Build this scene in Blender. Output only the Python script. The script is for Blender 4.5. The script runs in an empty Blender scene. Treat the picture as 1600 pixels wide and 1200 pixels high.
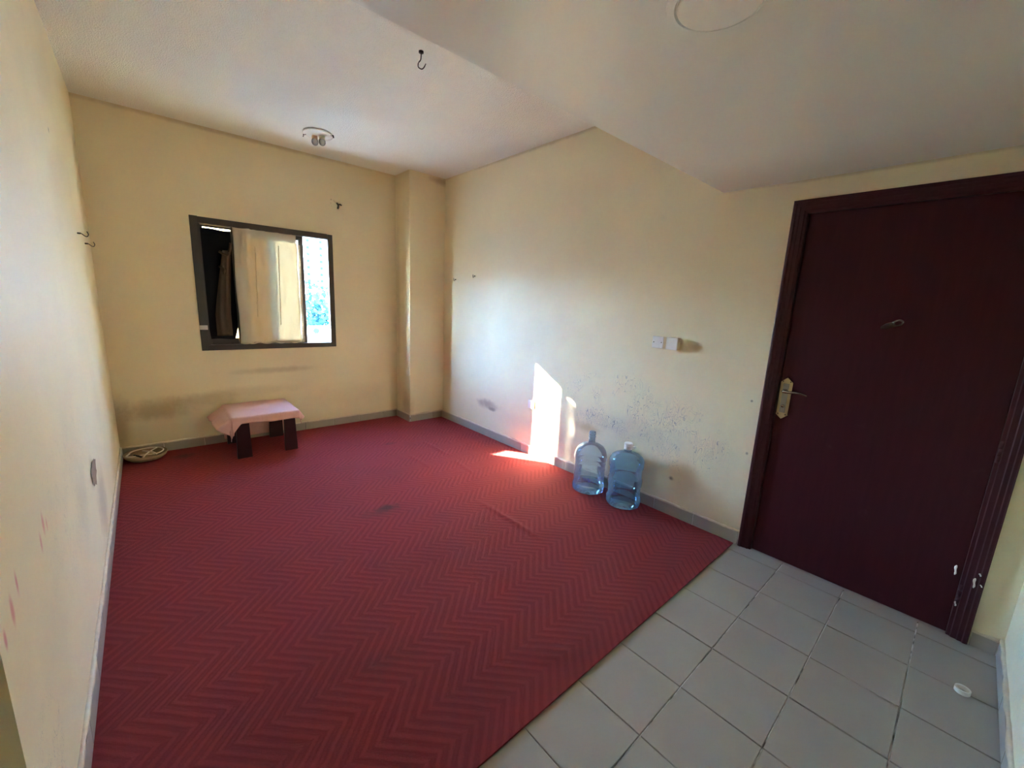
import bpy, bmesh, math, random
from mathutils import Vector, Matrix, noise
random.seed(7)
S = bpy.context.scene
COL = S.collection
PI = math.pi

# ------------------------------------------------------------------ camera
W, H1, H2 = 3.066, 2.889, 2.2305           # right wall, main ceiling, lowered ceiling
YS, YN = -3.587, -5.115                    # edge of the lowered ceiling, entrance-side wall
CX, CY = 2.604, -0.347                     # corner column
yaw, pitch, roll, focal = 0.7314, -0.193, 0.0458, 640.66
fw = Vector((math.sin(yaw)*math.cos(pitch), math.cos(yaw)*math.cos(pitch), math.sin(pitch)))
rt = Vector((math.cos(yaw), -math.sin(yaw), 0))
up = rt.cross(fw)
r2 = rt*math.cos(roll) + up*math.sin(roll)
u2 = -rt*math.sin(roll) + up*math.cos(roll)
cd = bpy.data.cameras.new('camera'); cam = bpy.data.objects.new('camera', cd); COL.objects.link(cam)
m = Matrix((r2, u2, -fw)).transposed().to_4x4(); m.translation = Vector((0.2706, -4.7939, 1.489))
cam.matrix_world = m
cd.sensor_width = 36; cd.lens = 36*focal/1600; cd.clip_start = 0.02; cd.clip_end = 2000
S.camera = cam

# ------------------------------------------------------------------ light
SUN_DIR = Vector((-1, 1.606, 0.868)).normalized()      # towards the sun
SUN_E, SKY, EXPO = 82.0, 16.0, 1.5
wd = bpy.data.worlds.new('sky'); S.world = wd; wd.use_nodes = True
nt = wd.node_tree
sk = nt.nodes.new('ShaderNodeTexSky'); sk.sky_type = 'NISHITA'; sk.sun_disc = False
sk.sun_elevation = math.asin(SUN_DIR.z); sk.sun_rotation = math.atan2(SUN_DIR.x, SUN_DIR.y)
sk.air_density = 1.0; sk.dust_density = 0.0; sk.ozone_density = 5.0
bg = nt.nodes['Background']; bg.inputs[1].default_value = SKY
nt.links.new(sk.outputs[0], bg.inputs[0])
sl = bpy.data.lights.new('sun', 'SUN'); sun = bpy.data.objects.new('sun', sl); COL.objects.link(sun)
sl.energy = SUN_E; sl.angle = math.radians(0.6); sl.color = (1.0, 0.95, 0.80)
sun.rotation_euler = SUN_DIR.to_track_quat('Z', 'Y').to_euler(); sun.location = (-4, 9, 7)
S.view_settings.view_transform = 'Standard'; S.view_settings.look = 'None'
S.view_settings.exposure = EXPO; S.view_settings.gamma = 1.0; S.view_settings.use_curve_mapping = False
S.cycles.max_bounces = 16; S.cycles.diffuse_bounces = 12; S.cycles.transparent_max_bounces = 16
S.cycles.caustics_reflective = False; S.cycles.caustics_refractive = False
S.cycles.sample_clamp_indirect = 40.0
S.cycles.use_denoising = True

# ------------------------------------------------------------------ materials
class NB:
    def __init__(s, name):
        s.m = bpy.data.materials.new(name); s.m.use_nodes = True
        s.t = s.m.node_tree; s.b = s.t.nodes['Principled BSDF']; s.out = s.t.nodes['Material Output']
    def n(s, kind, **kw):
        o = s.t.nodes.new('ShaderNode' + kind)
        for k, v in kw.items(): setattr(o, k, v)
        return o
    def put(s, sock, v):
        if isinstance(v, bpy.types.NodeSocket): s.t.links.new(v, sock)
        elif isinstance(v, (tuple, list)) and sock.type == 'RGBA' and len(v) == 3: sock.default_value = (*v, 1)
        else: sock.default_value = v
    def math(s, op, a, b=None, c=None, clamp=False):
        o = s.n('Math', operation=op, use_clamp=clamp); s.put(o.inputs[0], a)
        if b is not None: s.put(o.inputs[1], b)
        if c is not None: s.put(o.inputs[2], c)
        return o.outputs[0]
    def vmath(s, op, a, b=None):
        o = s.n('VectorMath', operation=op); s.put(o.inputs[0], a)
        if b is not None: s.put(o.inputs[1], b)
        return o.outputs['Value'] if op in ('LENGTH', 'DISTANCE', 'DOT_PRODUCT') else o.outputs[0]
    def mix(s, f, a, b, blend='MIX'):
        o = s.n('Mix', data_type='RGBA', blend_type=blend)
        s.put(o.inputs[0], f); s.put(o.inputs[6], a); s.put(o.inputs[7], b); return o.outputs[2]
    def pos(s):
        return s.n('NewGeometry').outputs['Position']
    def obj(s):
        return s.n('TexCoord').outputs['Object']
    def sep(s, v):
        o = s.n('SeparateXYZ'); s.put(o.inputs[0], v); return o.outputs
    def noise(s, v, scale, detail=4, rough=0.55, dist=0):
        o = s.n('TexNoise'); s.put(o.inputs['Vector'], v); o.inputs['Scale'].default_value = scale
        o.inputs['Detail'].default_value = detail; o.inputs['Roughness'].default_value = rough
        o.inputs['Distortion'].default_value = dist
        return o.outputs[0]
    def ramp(s, f, a, b, smooth=True):
        o = s.n('MapRange', interpolation_type='SMOOTHSTEP' if smooth else 'LINEAR'); s.put(o.inputs[0], f)
        o.inputs[1].default_value = a; o.inputs[2].default_value = b; return o.outputs[0]
    def bump(s, h, strength, dist=0.002):
        o = s.n('Bump'); s.put(o.inputs['Height'], h); o.inputs['Strength'].default_value = strength
        o.inputs['Distance'].default_value = dist; s.put(s.b.inputs['Normal'], o.outputs[0]); return o.outputs[0]
    def set(s, col=None, rough=None, **kw):
        if col is not None: s.put(s.b.inputs['Base Color'], col)
        if rough is not None: s.put(s.b.inputs['Roughness'], rough)
        for k, v in kw.items(): s.put(s.b.inputs[k.replace('_', ' ')], v)
        return s.m

def plain(name, col, rough=0.6, var=0.12, scale=12, **kw):
    b = NB(name); f = b.noise(b.obj(), scale, 5)
    d = tuple(c*(1-var) for c in col); l = tuple(min(1, c*(1+var)) for c in col)
    return b.set(b.mix(f, d, l), rough, **kw)

def wall_material(name, base, blobs=(), scribbles=(), rough=0.55):
    """painted plaster; blobs = (centre, radii, colour, strength): smudges with a shape of their own"""
    b = NB(name); P = b.pos()
    n1 = b.noise(P, 1.7, 5); n2 = b.noise(P, 9, 6, 0.65); n3 = b.noise(P, 140, 3)
    col = b.mix(b.ramp(n1, 0.3, 0.7), tuple(c*0.965 for c in base), tuple(min(1, c*1.025) for c in base))
    col = b.mix(b.math('MULTIPLY', b.ramp(n2, 0.58, 0.8), 0.16), col, tuple(c*0.72 for c in base))
    for c, r, kc, st in blobs:
        d = b.vmath('SUBTRACT', P, c); d = b.vmath('DIVIDE', d, r)
        ln = b.math('ADD', b.vmath('LENGTH', d), b.math('MULTIPLY', b.math('SUBTRACT', n2, 0.5), 0.9))
        col = b.mix(b.math('MULTIPLY', b.ramp(ln, 1.0, 0.15), st), col, kc)
    for c, r, kc, st, sc in scribbles:
        d = b.vmath('SUBTRACT', P, c); d = b.vmath('DIVIDE', d, r)
        mask = b.ramp(b.vmath('LENGTH', d), 1.0, 0.5)
        mp = b.n('Mapping'); b.put(mp.inputs[0], P); mp.inputs['Rotation'].default_value = (0.35, 0.3, 0.2); mp.inputs['Scale'].default_value = (1, 1, 0.42)
        nn = b.noise(mp.outputs[0], sc, 1, 0.4, 2.2)
        line = b.ramp(b.math('PINGPONG', b.math('MULTIPLY', nn, 9.0), 0.5), 0.10, 0.0)
        gate = b.ramp(b.noise(P, sc*0.35, 3, 0.6), 0.43, 0.55)
        col = b.mix(b.math('MULTIPLY', b.math('MULTIPLY', b.math('MULTIPLY', mask, line), gate), st), col, kc)
    b.bump(b.math('ADD', b.math('MULTIPLY', n2, 1.0), b.math('MULTIPLY', n3, 0.25)), 0.35, 0.004)
    return b.set(col, rough)

CREAM = (0.77, 0.68, 0.45)
BRN, GREY, PINK = (0.30, 0.20, 0.11), (0.37, 0.345, 0.30), (0.62, 0.16, 0.19)
M = {}
M['wall_right'] = wall_material('painted plaster right', CREAM, [
    ((W, -1.28, 0.37), (0.1, 0.26, 0.075), (0.34, 0.25, 0.17), 0.75), ((W, -1.36, 0.33), (0.1, 0.1, 0.03), (0.20, 0.14, 0.10), 0.7),
    ((W, -2.66, 0.46), (0.1, 0.20, 0.07), (0.45, 0.32, 0.12), 0.6), ((W, -3.1, 0.55), (0.1, 0.75, 0.16), GREY, 0.28),
    ((W, -3.58, 0.30), (0.1, 0.17, 0.20), BRN, 0.22), ((W, -3.48, 0.28), (0.1, 0.03, 0.025), (0.12, 0.09, 0.08), 0.85),
    ((W, -3.8, 0.5), (0.1, 0.16, 0.4), GREY, 0.16), ((W, -2.0, 0.3), (0.1, 0.9, 0.12), GREY, 0.15),
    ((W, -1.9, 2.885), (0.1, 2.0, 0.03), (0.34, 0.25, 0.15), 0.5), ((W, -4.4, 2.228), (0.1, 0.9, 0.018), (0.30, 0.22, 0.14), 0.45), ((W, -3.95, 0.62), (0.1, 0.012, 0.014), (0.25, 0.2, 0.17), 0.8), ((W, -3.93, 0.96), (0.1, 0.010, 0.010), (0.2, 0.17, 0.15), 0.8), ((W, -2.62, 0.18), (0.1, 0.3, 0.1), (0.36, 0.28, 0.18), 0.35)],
    [((W, -3.0, 0.72), (0.1, 0.75, 0.32), (0.16, 0.18, 0.25), 0.85, 11), ((W, -3.55, 0.6), (0.1, 0.4, 0.3), (0.2, 0.2, 0.25), 0.75, 13),
     ((W, -2.9, 0.56), (0.1, 0.5, 0.08), (0.12, 0.13, 0.2), 0.95, 20)])
M['wall_left'] = wall_material('painted plaster left', CREAM, [
    ((0, -1.75, 0.30), (0.1, 0.30, 0.30), (0.36, 0.27, 0.17), 0.5), ((0, -2.0, 0.56), (0.1, 0.12, 0.12), (0.36, 0.27, 0.17), 0.35),
    ((0, -0.5, 0.45), (0.1, 0.5, 0.25), (0.38, 0.29, 0.17), 0.3), ((0, -2.4, 0.62), (0.1, 0.22, 0.2), GREY, 0.25), ((0, -1.3, 0.8), (0.1, 0.25, 0.3), GREY, 0.14),
    ((0, -3.2, 0.5), (0.1, 0.3, 0.3), GREY, 0.1),
    ((0, -3.14, 0.82), (0.1, 0.020, 0.05), PINK, 0.65), ((0, -3.20, 0.79), (0.1, 0.016, 0.045), PINK, 0.65), ((0, -3.10, 0.80), (0.1, 0.012, 0.03), PINK, 0.5),
    ((0, -3.47, 0.83), (0.1, 0.013, 0.04), PINK, 0.8), ((0, -3.535, 0.80), (0.1, 0.018, 0.05), PINK, 0.75), ((0, -3.61, 0.78), (0.1, 0.013, 0.03), PINK, 0.8),
    ((0, -1.58, 2.23), (0.1, 0.02, 0.02), (0.12, 0.09, 0.07), 0.8)],
    [((0, -2.6, 0.7), (0.1, 0.8, 0.4), (0.3, 0.26, 0.26), 0.45, 24), ((0, -3.45, 0.35), (0.1, 0.15, 0.2), (0.2, 0.2, 0.22), 0.7, 30)])
M['wall_back'] = wall_material('painted plaster back', CREAM, [
    ((0.28, 0, 0.40), (0.34, 0.1, 0.14), (0.36, 0.24, 0.10), 0.62), ((0.62, 0, 0.45), (0.4, 0.1, 0.10), (0.38, 0.27, 0.12), 0.45),
    ((1.25, 0, 0.70), (0.55, 0.1, 0.045), (0.36, 0.26, 0.12), 0.42), ((1.0, 0, 0.50), (0.6, 0.1, 0.08), (0.42, 0.33, 0.18), 0.3),
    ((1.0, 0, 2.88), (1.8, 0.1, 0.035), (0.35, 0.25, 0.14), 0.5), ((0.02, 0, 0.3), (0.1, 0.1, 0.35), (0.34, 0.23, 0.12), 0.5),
    ((1.87, 0, 2.49), (0.012, 0.1, 0.012), BRN, 0.6), ((2.0, 0, 0.35), (0.6, 0.1, 0.2), (0.45, 0.36, 0.22), 0.2)],
    [((1.9, 0, 2.5), (0.08, 0.1, 0.12), (0.2, 0.15, 0.1), 0.9, 16)])
M['wall_plain'] = wall_material('painted plaster', CREAM, [((2.2, YN, 0.4), (0.7, 0.1, 0.4), GREY, 0.2)],
                                [((2.3, YN, 0.6), (0.9, 0.1, 0.6), (0.25, 0.25, 0.3), 0.5, 20)])
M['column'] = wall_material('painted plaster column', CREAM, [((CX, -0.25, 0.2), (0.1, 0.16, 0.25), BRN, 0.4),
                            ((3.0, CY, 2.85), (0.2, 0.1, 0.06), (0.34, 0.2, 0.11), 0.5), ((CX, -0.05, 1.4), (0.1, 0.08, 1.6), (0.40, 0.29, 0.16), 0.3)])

def ceiling_material(name, base, grain):
    b = NB(name); P = b.pos()
    n = b.noise(P, 1.1, 4); g = b.noise(P, 95, 3, 0.7); v = b.n('TexVoronoi'); b.put(v.inputs['Vector'], P); v.inputs['Scale'].default_value = 130
    col = b.mix(b.ramp(n, 0.3, 0.7), tuple(c*0.95 for c in base), base)
    if grain > 0.3: col = b.mix(b.math('MULTIPLY', b.ramp(g, 0.62, 0.72), 0.35), col, tuple(c*0.6 for c in base))
    b.bump(b.math('ADD', g, b.math('MULTIPLY', v.outputs[0], 0.8 if grain > 0.3 else 0.0)), grain, 0.006)
    return b.set(col, 0.85 if grain > 0.3 else 0.45)
M['ceiling'] = ceiling_material('sprayed ceiling', (0.83, 0.83, 0.76), 0.8)
M['soffit'] = ceiling_material('smooth ceiling', (0.74, 0.755, 0.705), 0.05)

def carpet_material():
    b = NB('red zigzag carpet'); P = b.pos(); x, y, z = b.sep(P)
    nz = b.noise(P, 14, 3); fine = b.noise(P, 420, 3, 0.8)
    yy = b.math('ADD', y, 9.0 + 0.165)
    t = b.math('ABSOLUTE', b.math('SUBTRACT', b.math('MODULO', yy, 0.304), 0.152))
    u = b.math('DIVIDE', b.math('ADD', b.math('ADD', x, 5.0), b.math('MULTIPLY_ADD', nz, 0.016, t)), 0.0505)
    fr = b.math('PINGPONG', u, 0.5)
    s = b.ramp(b.math('ADD', b.math('MULTIPLY', fr, 2.0), b.math('MULTIPLY', b.math('SUBTRACT', fine, 0.5), 1.6)), 0.2, 0.75)
    col = b.mix(s, (0.232, 0.016, 0.018), (0.302, 0.028, 0.030))
    col = b.mix(b.math('MULTIPLY', b.ramp(b.noise(P, 200, 3, 0.8), 0.55, 0.75), 0.4), col, (0.40, 0.09, 0.09))
    col = b.mix(b.math('MULTIPLY', b.ramp(b.noise(P, 2.2, 4), 0.45, 0.75), 0.35), col, (0.15, 0.02, 0.024))
    for c, r, st in (((1.449, -2.197, 0), (0.10, 0.06, 1), 0.8), ((1.40, -2.22, 0), (0.22, 0.1, 1), 0.35), ((0.42, -0.25, 0), (0.12, 0.08, 1), 0.6),
                     ((2.05, -0.95, 0), (0.10, 0.05, 1), 0.4), ((0.9, -3.4, 0), (0.25, 0.1, 1), 0.25)):
        d = b.vmath('LENGTH', b.vmath('DIVIDE', b.vmath('SUBTRACT', P, c), r))
        d = b.math('ADD', d, b.math('MULTIPLY', b.math('SUBTRACT', b.noise(P, 30, 4), 0.5), 1.2))
        col = b.mix(b.math('MULTIPLY', b.ramp(d, 1.0, 0.1), st), col, (0.05, 0.022, 0.016))
    b.bump(b.math('ADD', b.math('MULTIPLY', s, 0.35), fine), 0.8, 0.006)
    b.b.inputs['Sheen Weight'].default_value = 0.16; b.b.inputs['Sheen Roughness'].default_value = 0.6
    b.put(b.b.inputs['Sheen Tint'], (0.9, 0.45, 0.42))
    return b.set(col, 0.95, Specular_IOR_Level=0.1)
M['carpet'] = carpet_material()
def tile_material(name, base):
    b = NB(name); P = b.pos(); r = b.n('ObjectInfo').outputs['Random']
    n = b.noise(P, 3.5, 5, 0.6); f = b.noise(P, 60, 3)
    col = b.mix(n, tuple(c*0.86 for c in base), tuple(c*1.1 for c in base))
    col = b.mix(b.math('MULTIPLY', r, 0.3), col, tuple(c*0.82 for c in base))
    b.bump(f, 0.08, 0.002)
    return b.set(col, b.math('MULTIPLY_ADD', n, 0.2, 0.24))
M['tile'] = tile_material('grey ceramic tile', (0.37, 0.325, 0.265))
M['skirt'] = tile_material('skirting tile', (0.38, 0.34, 0.28))
b = NB('grout'); P = b.pos(); M['grout'] = b.set(b.mix(b.ramp(b.noise(P, 7, 3), 0.36, 0.52), (0.09, 0.075, 0.06), (0.75, 0.72, 0.66)), 0.9)
M['plaster_edge'] = plain('rough plaster edge', (0.66, 0.57, 0.42), 0.8, 0.2, 40)
M['concrete'] = plain('concrete', (0.4, 0.38, 0.35), 0.9)
b = NB('mahogany door'); P = b.pos(); x, y, z = b.sep(P)
mp = b.n('Mapping'); b.put(mp.inputs[0], P); mp.inputs['Scale'].default_value = (1, 6, 0.6)
g = b.noise(mp.outputs[0], 9, 6, 0.6)
c = b.mix(g, (0.034, 0.0045, 0.007), (0.062, 0.009, 0.013))
c = b.mix(b.math('MULTIPLY', b.ramp(b.noise(P, 5, 5, 0.7), 0.64, 0.75), 0.15), c, (0.14, 0.07, 0.07))
M['door'] = b.set(c, 0.45, Specular_IOR_Level=0.2); b.bump(g, 0.06, 0.002)
M['casing'] = plain('mahogany casing', (0.050, 0.007, 0.010), 0.42, 0.25, 8, Specular_IOR_Level=0.3)
M['table'] = plain('dark mahogany laminate', (0.026, 0.006, 0.008), 0.4, 0.3, 8, Specular_IOR_Level=0.3)
M['brass'] = plain('worn brass', (0.46, 0.36, 0.19), 0.4, 0.2, 30, Metallic=0.6)
M['pewter'] = plain('dull pewter', (0.23, 0.21, 0.16), 0.45, 0.15, 30, Metallic=0.5)
M['steel'] = plain('brushed steel', (0.34, 0.31, 0.27), 0.25, 0.1, 40, Metallic=1.0)
M['dark_steel'] = plain('dark iron', (0.05, 0.035, 0.028), 0.5, 0.3, 30, Metallic=0.6)
M['black'] = plain('black plastic', (0.015, 0.013, 0.012), 0.5)
M['alu'] = plain('bronze window aluminium', (0.062, 0.052, 0.043), 0.42, 0.15, 15, Metallic=0.35)
M['white'] = plain('white plastic', (0.78, 0.76, 0.70), 0.4, 0.05)
M['offwhite'] = plain('yellowed plastic', (0.62, 0.50, 0.30), 0.5, 0.1)
M['paint'] = plain('white paint', (0.85, 0.84, 0.80), 0.5, 0.03)
M['tape'] = plain('grey tape', (0.55, 0.53, 0.52), 0.5, 0.05)
M['cord'] = plain('cream cord', (0.80, 0.72, 0.60), 0.6, 0.06)
M['bowl'] = plain('beige woven bowl', (0.34, 0.25, 0.15), 0.8, 0.25, 60)
M['hole'] = plain('raw brick in chipped plaster', (0.30, 0.19, 0.12), 0.95, 0.5, 50)
M['tower'] = plain('white facade', (0.62, 0.60, 0.58), 0.8, 0.03, 0.3)
M['roof'] = plain('white roof', (0.70, 0.69, 0.66), 0.8, 0.08, 2)
M['extglass'] = plain('tinted facade glass', (0.010, 0.034, 0.038), 0.6, 0.1, Specular_IOR_Level=0.0)
M['ground'] = plain('sandy ground', (0.38, 0.34, 0.28), 0.95, 0.15, 0.3)
M['leaf'] = plain('leaves', (0.013, 0.038, 0.042), 0.7, 0.5, 2.0, Specular_IOR_Level=0.0)
M['bark'] = plain('bark', (0.12, 0.09, 0.06), 0.9)

def cloth_material(name, base, trans, weave=900, seam=False, opacity=1.0):
    b = NB(name); P = b.pos(); n = b.noise(P, 6, 5); f = b.noise(P, weave, 2)
    col = b.mix(n, tuple(c*0.86 for c in base), base)
    col = b.mix(b.math('MULTIPLY', b.ramp(f, 0.45, 0.7), 0.2), col, tuple(c*0.6 for c in base))
    bn = b.bump(b.math('ADD', f, b.math('MULTIPLY', b.noise(P, 30, 4), 3)), 0.35, 0.003)
    b.set(col, 0.95, Specular_IOR_Level=0.05)
    if trans > 0:
        t = b.n('BsdfTranslucent'); b.put(t.inputs[0], col); b.put(t.inputs['Normal'], bn)
        mx = b.n('MixShader'); mx.inputs[0].default_value = trans
        b.t.links.new(b.b.outputs[0], mx.inputs[1]); b.t.links.new(t.outputs[0], mx.inputs[2]); b.t.links.new(mx.outputs[0], b.out.inputs[0])
    return b.m
M['pink_cloth'] = cloth_material('pink terry cloth', (0.76, 0.46, 0.40), 0.06, 500)
M['pale_cloth'] = cloth_material('pale cotton', (0.66, 0.60, 0.47), 0.16, 700)
b = NB('lace'); P = b.pos(); tr = b.n('BsdfTransparent'); mx = b.n('MixShader'); b.set(b.mix(b.noise(P, 90, 3), (0.20, 0.16, 0.12), (0.45, 0.38, 0.30)), 0.9)
vo = b.n('TexVoronoi'); b.put(vo.inputs['Vector'], P); vo.inputs['Scale'].default_value = 55; b.put(mx.inputs[0], b.math('SUBTRACT', 0.978, b.math('MULTIPLY', b.ramp(vo.outputs[0], 0.30, 0.18), 0.08))); b.t.links.new(tr.outputs[0], mx.inputs[1]); b.t.links.new(b.b.outputs[0], mx.inputs[2]); b.t.links.new(mx.outputs[0], b.out.inputs[0]); M['lace'] = b.m
M['black_cloth'] = cloth_material('black cotton', (0.012, 0.012, 0.014), 0.0, 700)
M['brown_cloth'] = cloth_material('speckled brown wool', (0.08, 0.054, 0.038), 0.01, 120)

def clear_material(name, tint, gloss=1.0, body=None, bodyw=0.0, ior=1.45, print_z=None):
    b = NB(name); b.t.nodes.remove(b.b)
    tr = b.n('BsdfTransparent'); b.put(tr.inputs[0], tint)
    gl = b.n('BsdfGlossy'); gl.inputs['Roughness'].default_value = 0.06
    fr = b.n('Fresnel'); fr.inputs['IOR'].default_value = ior
    sh = tr.outputs[0]
    if body:
        df = b.n('BsdfDiffuse'); b.put(df.inputs[0], body); tl = b.n('BsdfTranslucent'); b.put(tl.inputs[0], body)
        a = b.n('MixShader'); a.inputs[0].default_value = 0.5; b.t.links.new(df.outputs[0], a.inputs[1]); b.t.links.new(tl.outputs[0], a.inputs[2])
        mm = b.n('MixShader'); mm.inputs[0].default_value = bodyw; b.t.links.new(sh, mm.inputs[1]); b.t.links.new(a.outputs[0], mm.inputs[2]); sh = mm.outputs[0]
        if print_z:
            P = b.obj(); x, y, z = b.sep(P); ink = b.n('BsdfDiffuse'); b.put(ink.inputs[0], (0.10, 0.06, 0.30))
            mp = b.n('Mapping'); b.put(mp.inputs[0], P); mp.inputs['Scale'].default_value = (1, 1, 0.35)
            lines = b.ramp(b.math('ABSOLUTE', b.math('SUBTRACT', b.noise(mp.outputs[0], 70, 3, 0.6, 0.5), 0.5)), 0.05, 0.0)
            zz = b.math('MULTIPLY', b.ramp(z, print_z-0.022, print_z-0.016), b.ramp(z, print_z+0.022, print_z+0.016))
            az = b.ramp(y, 0.06, -0.02)
            mm = b.n('MixShader'); b.put(mm.inputs[0], b.math('MULTIPLY', b.math('MULTIPLY', lines, zz), b.math('MULTIPLY', az, 0.8)))
            b.t.links.new(sh, mm.inputs[1]); b.t.links.new(ink.outputs[0], mm.inputs[2]); sh = mm.outputs[0]
    mx = b.n('MixShader'); b.put(mx.inputs[0], b.math('MULTIPLY', fr.outputs[0], gloss))
    b.t.links.new(sh, mx.inputs[1]); b.t.links.new(gl.outputs[0], mx.inputs[2]); b.t.links.new(mx.outputs[0], b.out.inputs[0])
    return b.m
M['glass'] = clear_material('clear window glass', (0.94, 0.96, 0.95))
M['tinted_glass'] = clear_material('bronze tinted glass', (0.50, 0.36, 0.20))
M['bottle_pale'] = clear_material('pale blue polycarbonate', (0.86, 0.94, 1.0), 0.9, (0.62, 0.82, 1.0), 0.18, print_z=0.125)
M['bottle_blue'] = clear_material('blue polycarbonate', (0.72, 0.87, 0.98), 0.9, (0.36, 0.65, 0.98), 0.20)
M['bottle_base'] = clear_material('deep blue polycarbonate', (0.48, 0.73, 1.0), 0.9, (0.16, 0.48, 0.98), 0.28)
M['bulb'] = clear_material('bulb glass', (0.85, 0.84, 0.80), 1.0, (0.7, 0.68, 0.62), 0.35)
M['clear_plastic'] = clear_material('clear plastic', (0.7, 0.65, 0.65), 1.0, (0.5, 0.45, 0.45), 0.12)

# ------------------------------------------------------------------ mesh helpers
def box(bm, x0, x1, y0, y1, z0, z1):
    v = [bm.verts.new((x, y, z)) for x in (x0, x1) for y in (y0, y1) for z in (z0, z1)]
    for f in ((0, 1, 3, 2), (4, 6, 7, 5), (0, 4, 5, 1), (2, 3, 7, 6), (0, 2, 6, 4), (1, 5, 7, 3)): bm.faces.new([v[i] for i in f])
def bevel(bm, w, seg=2):
    bmesh.ops.bevel(bm, geom=bm.edges[:], offset=w, segments=seg, affect='EDGES', profile=0.5)
def bbox_bm(x0, x1, y0, y1, z0, z1, bev=0.0, seg=2):
    bm = bmesh.new(); box(bm, x0, x1, y0, y1, z0, z1)
    if bev: bevel(bm, bev, seg)
    return bm
def lathe(bm, prof, seg=40, c=(0, 0, 0), cap0=False, cap1=False):
    rings = []
    for r, z in prof:
        rings.append([bm.verts.new((c[0]+r*math.cos(2*PI*i/seg), c[1]+r*math.sin(2*PI*i/seg), c[2]+z)) for i in range(seg)])
    for a, b_ in zip(rings, rings[1:]):
        for i in range(seg): bm.faces.new((a[i], a[(i+1) % seg], b_[(i+1) % seg], b_[i]))
    if cap0: bm.faces.new(rings[0][::-1])
    if cap1: bm.faces.new(rings[-1])
def tube(bm, pts, r, seg=8, closed=False):
    pts = [Vector(p) for p in pts]; n = len(pts); rings = []
    for i, p in enumerate(pts):
        a = pts[i-1] if (i or closed) else p; c = pts[(i+1) % n] if (i < n-1 or closed) else p
        t = (c-a).normalized(); ref = Vector((0, 0, 1)) if abs(t.z) < 0.9 else Vector((1, 0, 0))
        s = t.cross(ref).normalized(); q = s.cross(t); rr = r[i] if isinstance(r, (list, tuple)) else r
        rings.append([bm.verts.new(p + (s*math.cos(2*PI*k/seg) + q*math.sin(2*PI*k/seg))*rr) for k in range(seg)])
    for i in range(n if closed else n-1):
        a, c = rings[i], rings[(i+1) % n]
        for k in range(seg): bm.faces.new((a[k], a[(k+1) % seg], c[(k+1) % seg], c[k]))
    if not closed: bm.faces.new(rings[0][::-1]); bm.faces.new(rings[-1])
def prism(bm, poly, axis, a, b_):
    """extrude a 2-D outline along an axis (0 x, 1 y, 2 z)"""
    def P(u, v, w): return ((w, u, v), (u, w, v), (u, v, w))[axis]
    A = [bm.verts.new(P(u, v, a)) for u, v in poly]; B = [bm.verts.new(P(u, v, b_)) for u, v in poly]
    n = len(poly); bm.faces.new(A); bm.faces.new(B[::-1])
    for i in range(n): bm.faces.new((A[i], B[i], B[(i+1) % n], A[(i+1) % n]))
def smooth_path(pts, k=6):
    pts = [Vector(p) for p in pts]; out = []
    for i in range(len(pts)-1):
        p0, p1, p2, p3 = pts[max(i-1, 0)], pts[i], pts[i+1], pts[min(i+2, len(pts)-1)]
        for j in range(k):
            t = j/k
            out.append(0.5*((2*p1)+(p2-p0)*t+(2*p0-5*p1+4*p2-p3)*t*t+(3*p1-p0-3*p2+p3)*t**3))
    out.append(pts[-1]); return out
def grid(bm, fn, nu, nv):
    V = [[bm.verts.new(fn(i/nu, j/nv)) for j in range(nv+1)] for i in range(nu+1)]
    for i in range(nu):
        for j in range(nv): bm.faces.new((V[i][j], V[i+1][j], V[i+1][j+1], V[i][j+1]))
    return V
def obj(name, bm, mat, parent=None, smooth=False, loc=None):
    bmesh.ops.recalc_face_normals(bm, faces=bm.faces[:])
    me = bpy.data.meshes.new(name); bm.to_mesh(me); bm.free()
    o = bpy.data.objects.new(name, me); COL.objects.link(o); me.materials.append(mat)
    if smooth:
        for p in me.polygons: p.use_smooth = True
    if parent:
        o.parent = parent
        if parent.location.length: o.location = -parent.location if loc is None else loc
    return o
def auto_smooth(o, ang=40):
    for p in o.data.polygons: p.use_smooth = True
    o.data.set_sharp_from_angle(angle=math.radians(ang)); return o
def struct(name, bm, mat):
    o = obj(name, bm, mat); o['kind'] = 'structure'; return o
def tag(o, label, cat, group=None):
    o['label'] = label; o['category'] = cat
    if group: o['group'] = group
    return o
def thing(name, label, cat, loc=(0, 0, 0), group=None):
    o = bpy.data.objects.new(name, None); COL.objects.link(o); o.location = loc; o.empty_display_size = 0.05
    return tag(o, label, cat, group)
def bx(name, mat, parent, x0, x1, y0, y1, z0, z1, bev=0.0, seg=2):
    return obj(name, bbox_bm(x0, x1, y0, y1, z0, z1, bev, seg), mat, parent)

# ------------------------------------------------------------------ the room
FX0 = -1.9                                        # the hallway beside the camera ends here
floor = struct('floor', bbox_bm(FX0, W+0.3, YN-0.2, 0.16, -0.2, -0.009), M['grout'])
bm = bmesh.new(); box(bm, -0.15, W+0.15, YS, 0.16, H1, H1+0.12); struct('ceiling', bm, M['ceiling'])
struct('ceiling_lowered', bbox_bm(FX0, W+0.15, YN-0.15, YS, H2, H1+0.12), M['soffit'])
wl = struct('wall_left', bbox_bm(-0.15, 0, -3.65, 0.16, -0.009, H1), M['wall_left'])
YB = 0.11                                         # outer face of the window wall
WX0, WX1, WZ0, WZ1 = 0.66, 1.85, 0.945, 2.112     # window opening
bm = bmesh.new(); box(bm, 0, WX0, 0, YB, -0.009, H1); box(bm, WX1, W, 0, YB, -0.009, H1)
box(bm, WX0, WX1, 0, YB, -0.009, WZ0); box(bm, WX0, WX1, 0, YB, WZ1, H1); wb = struct('wall_back', bm, M['wall_back'])
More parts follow.
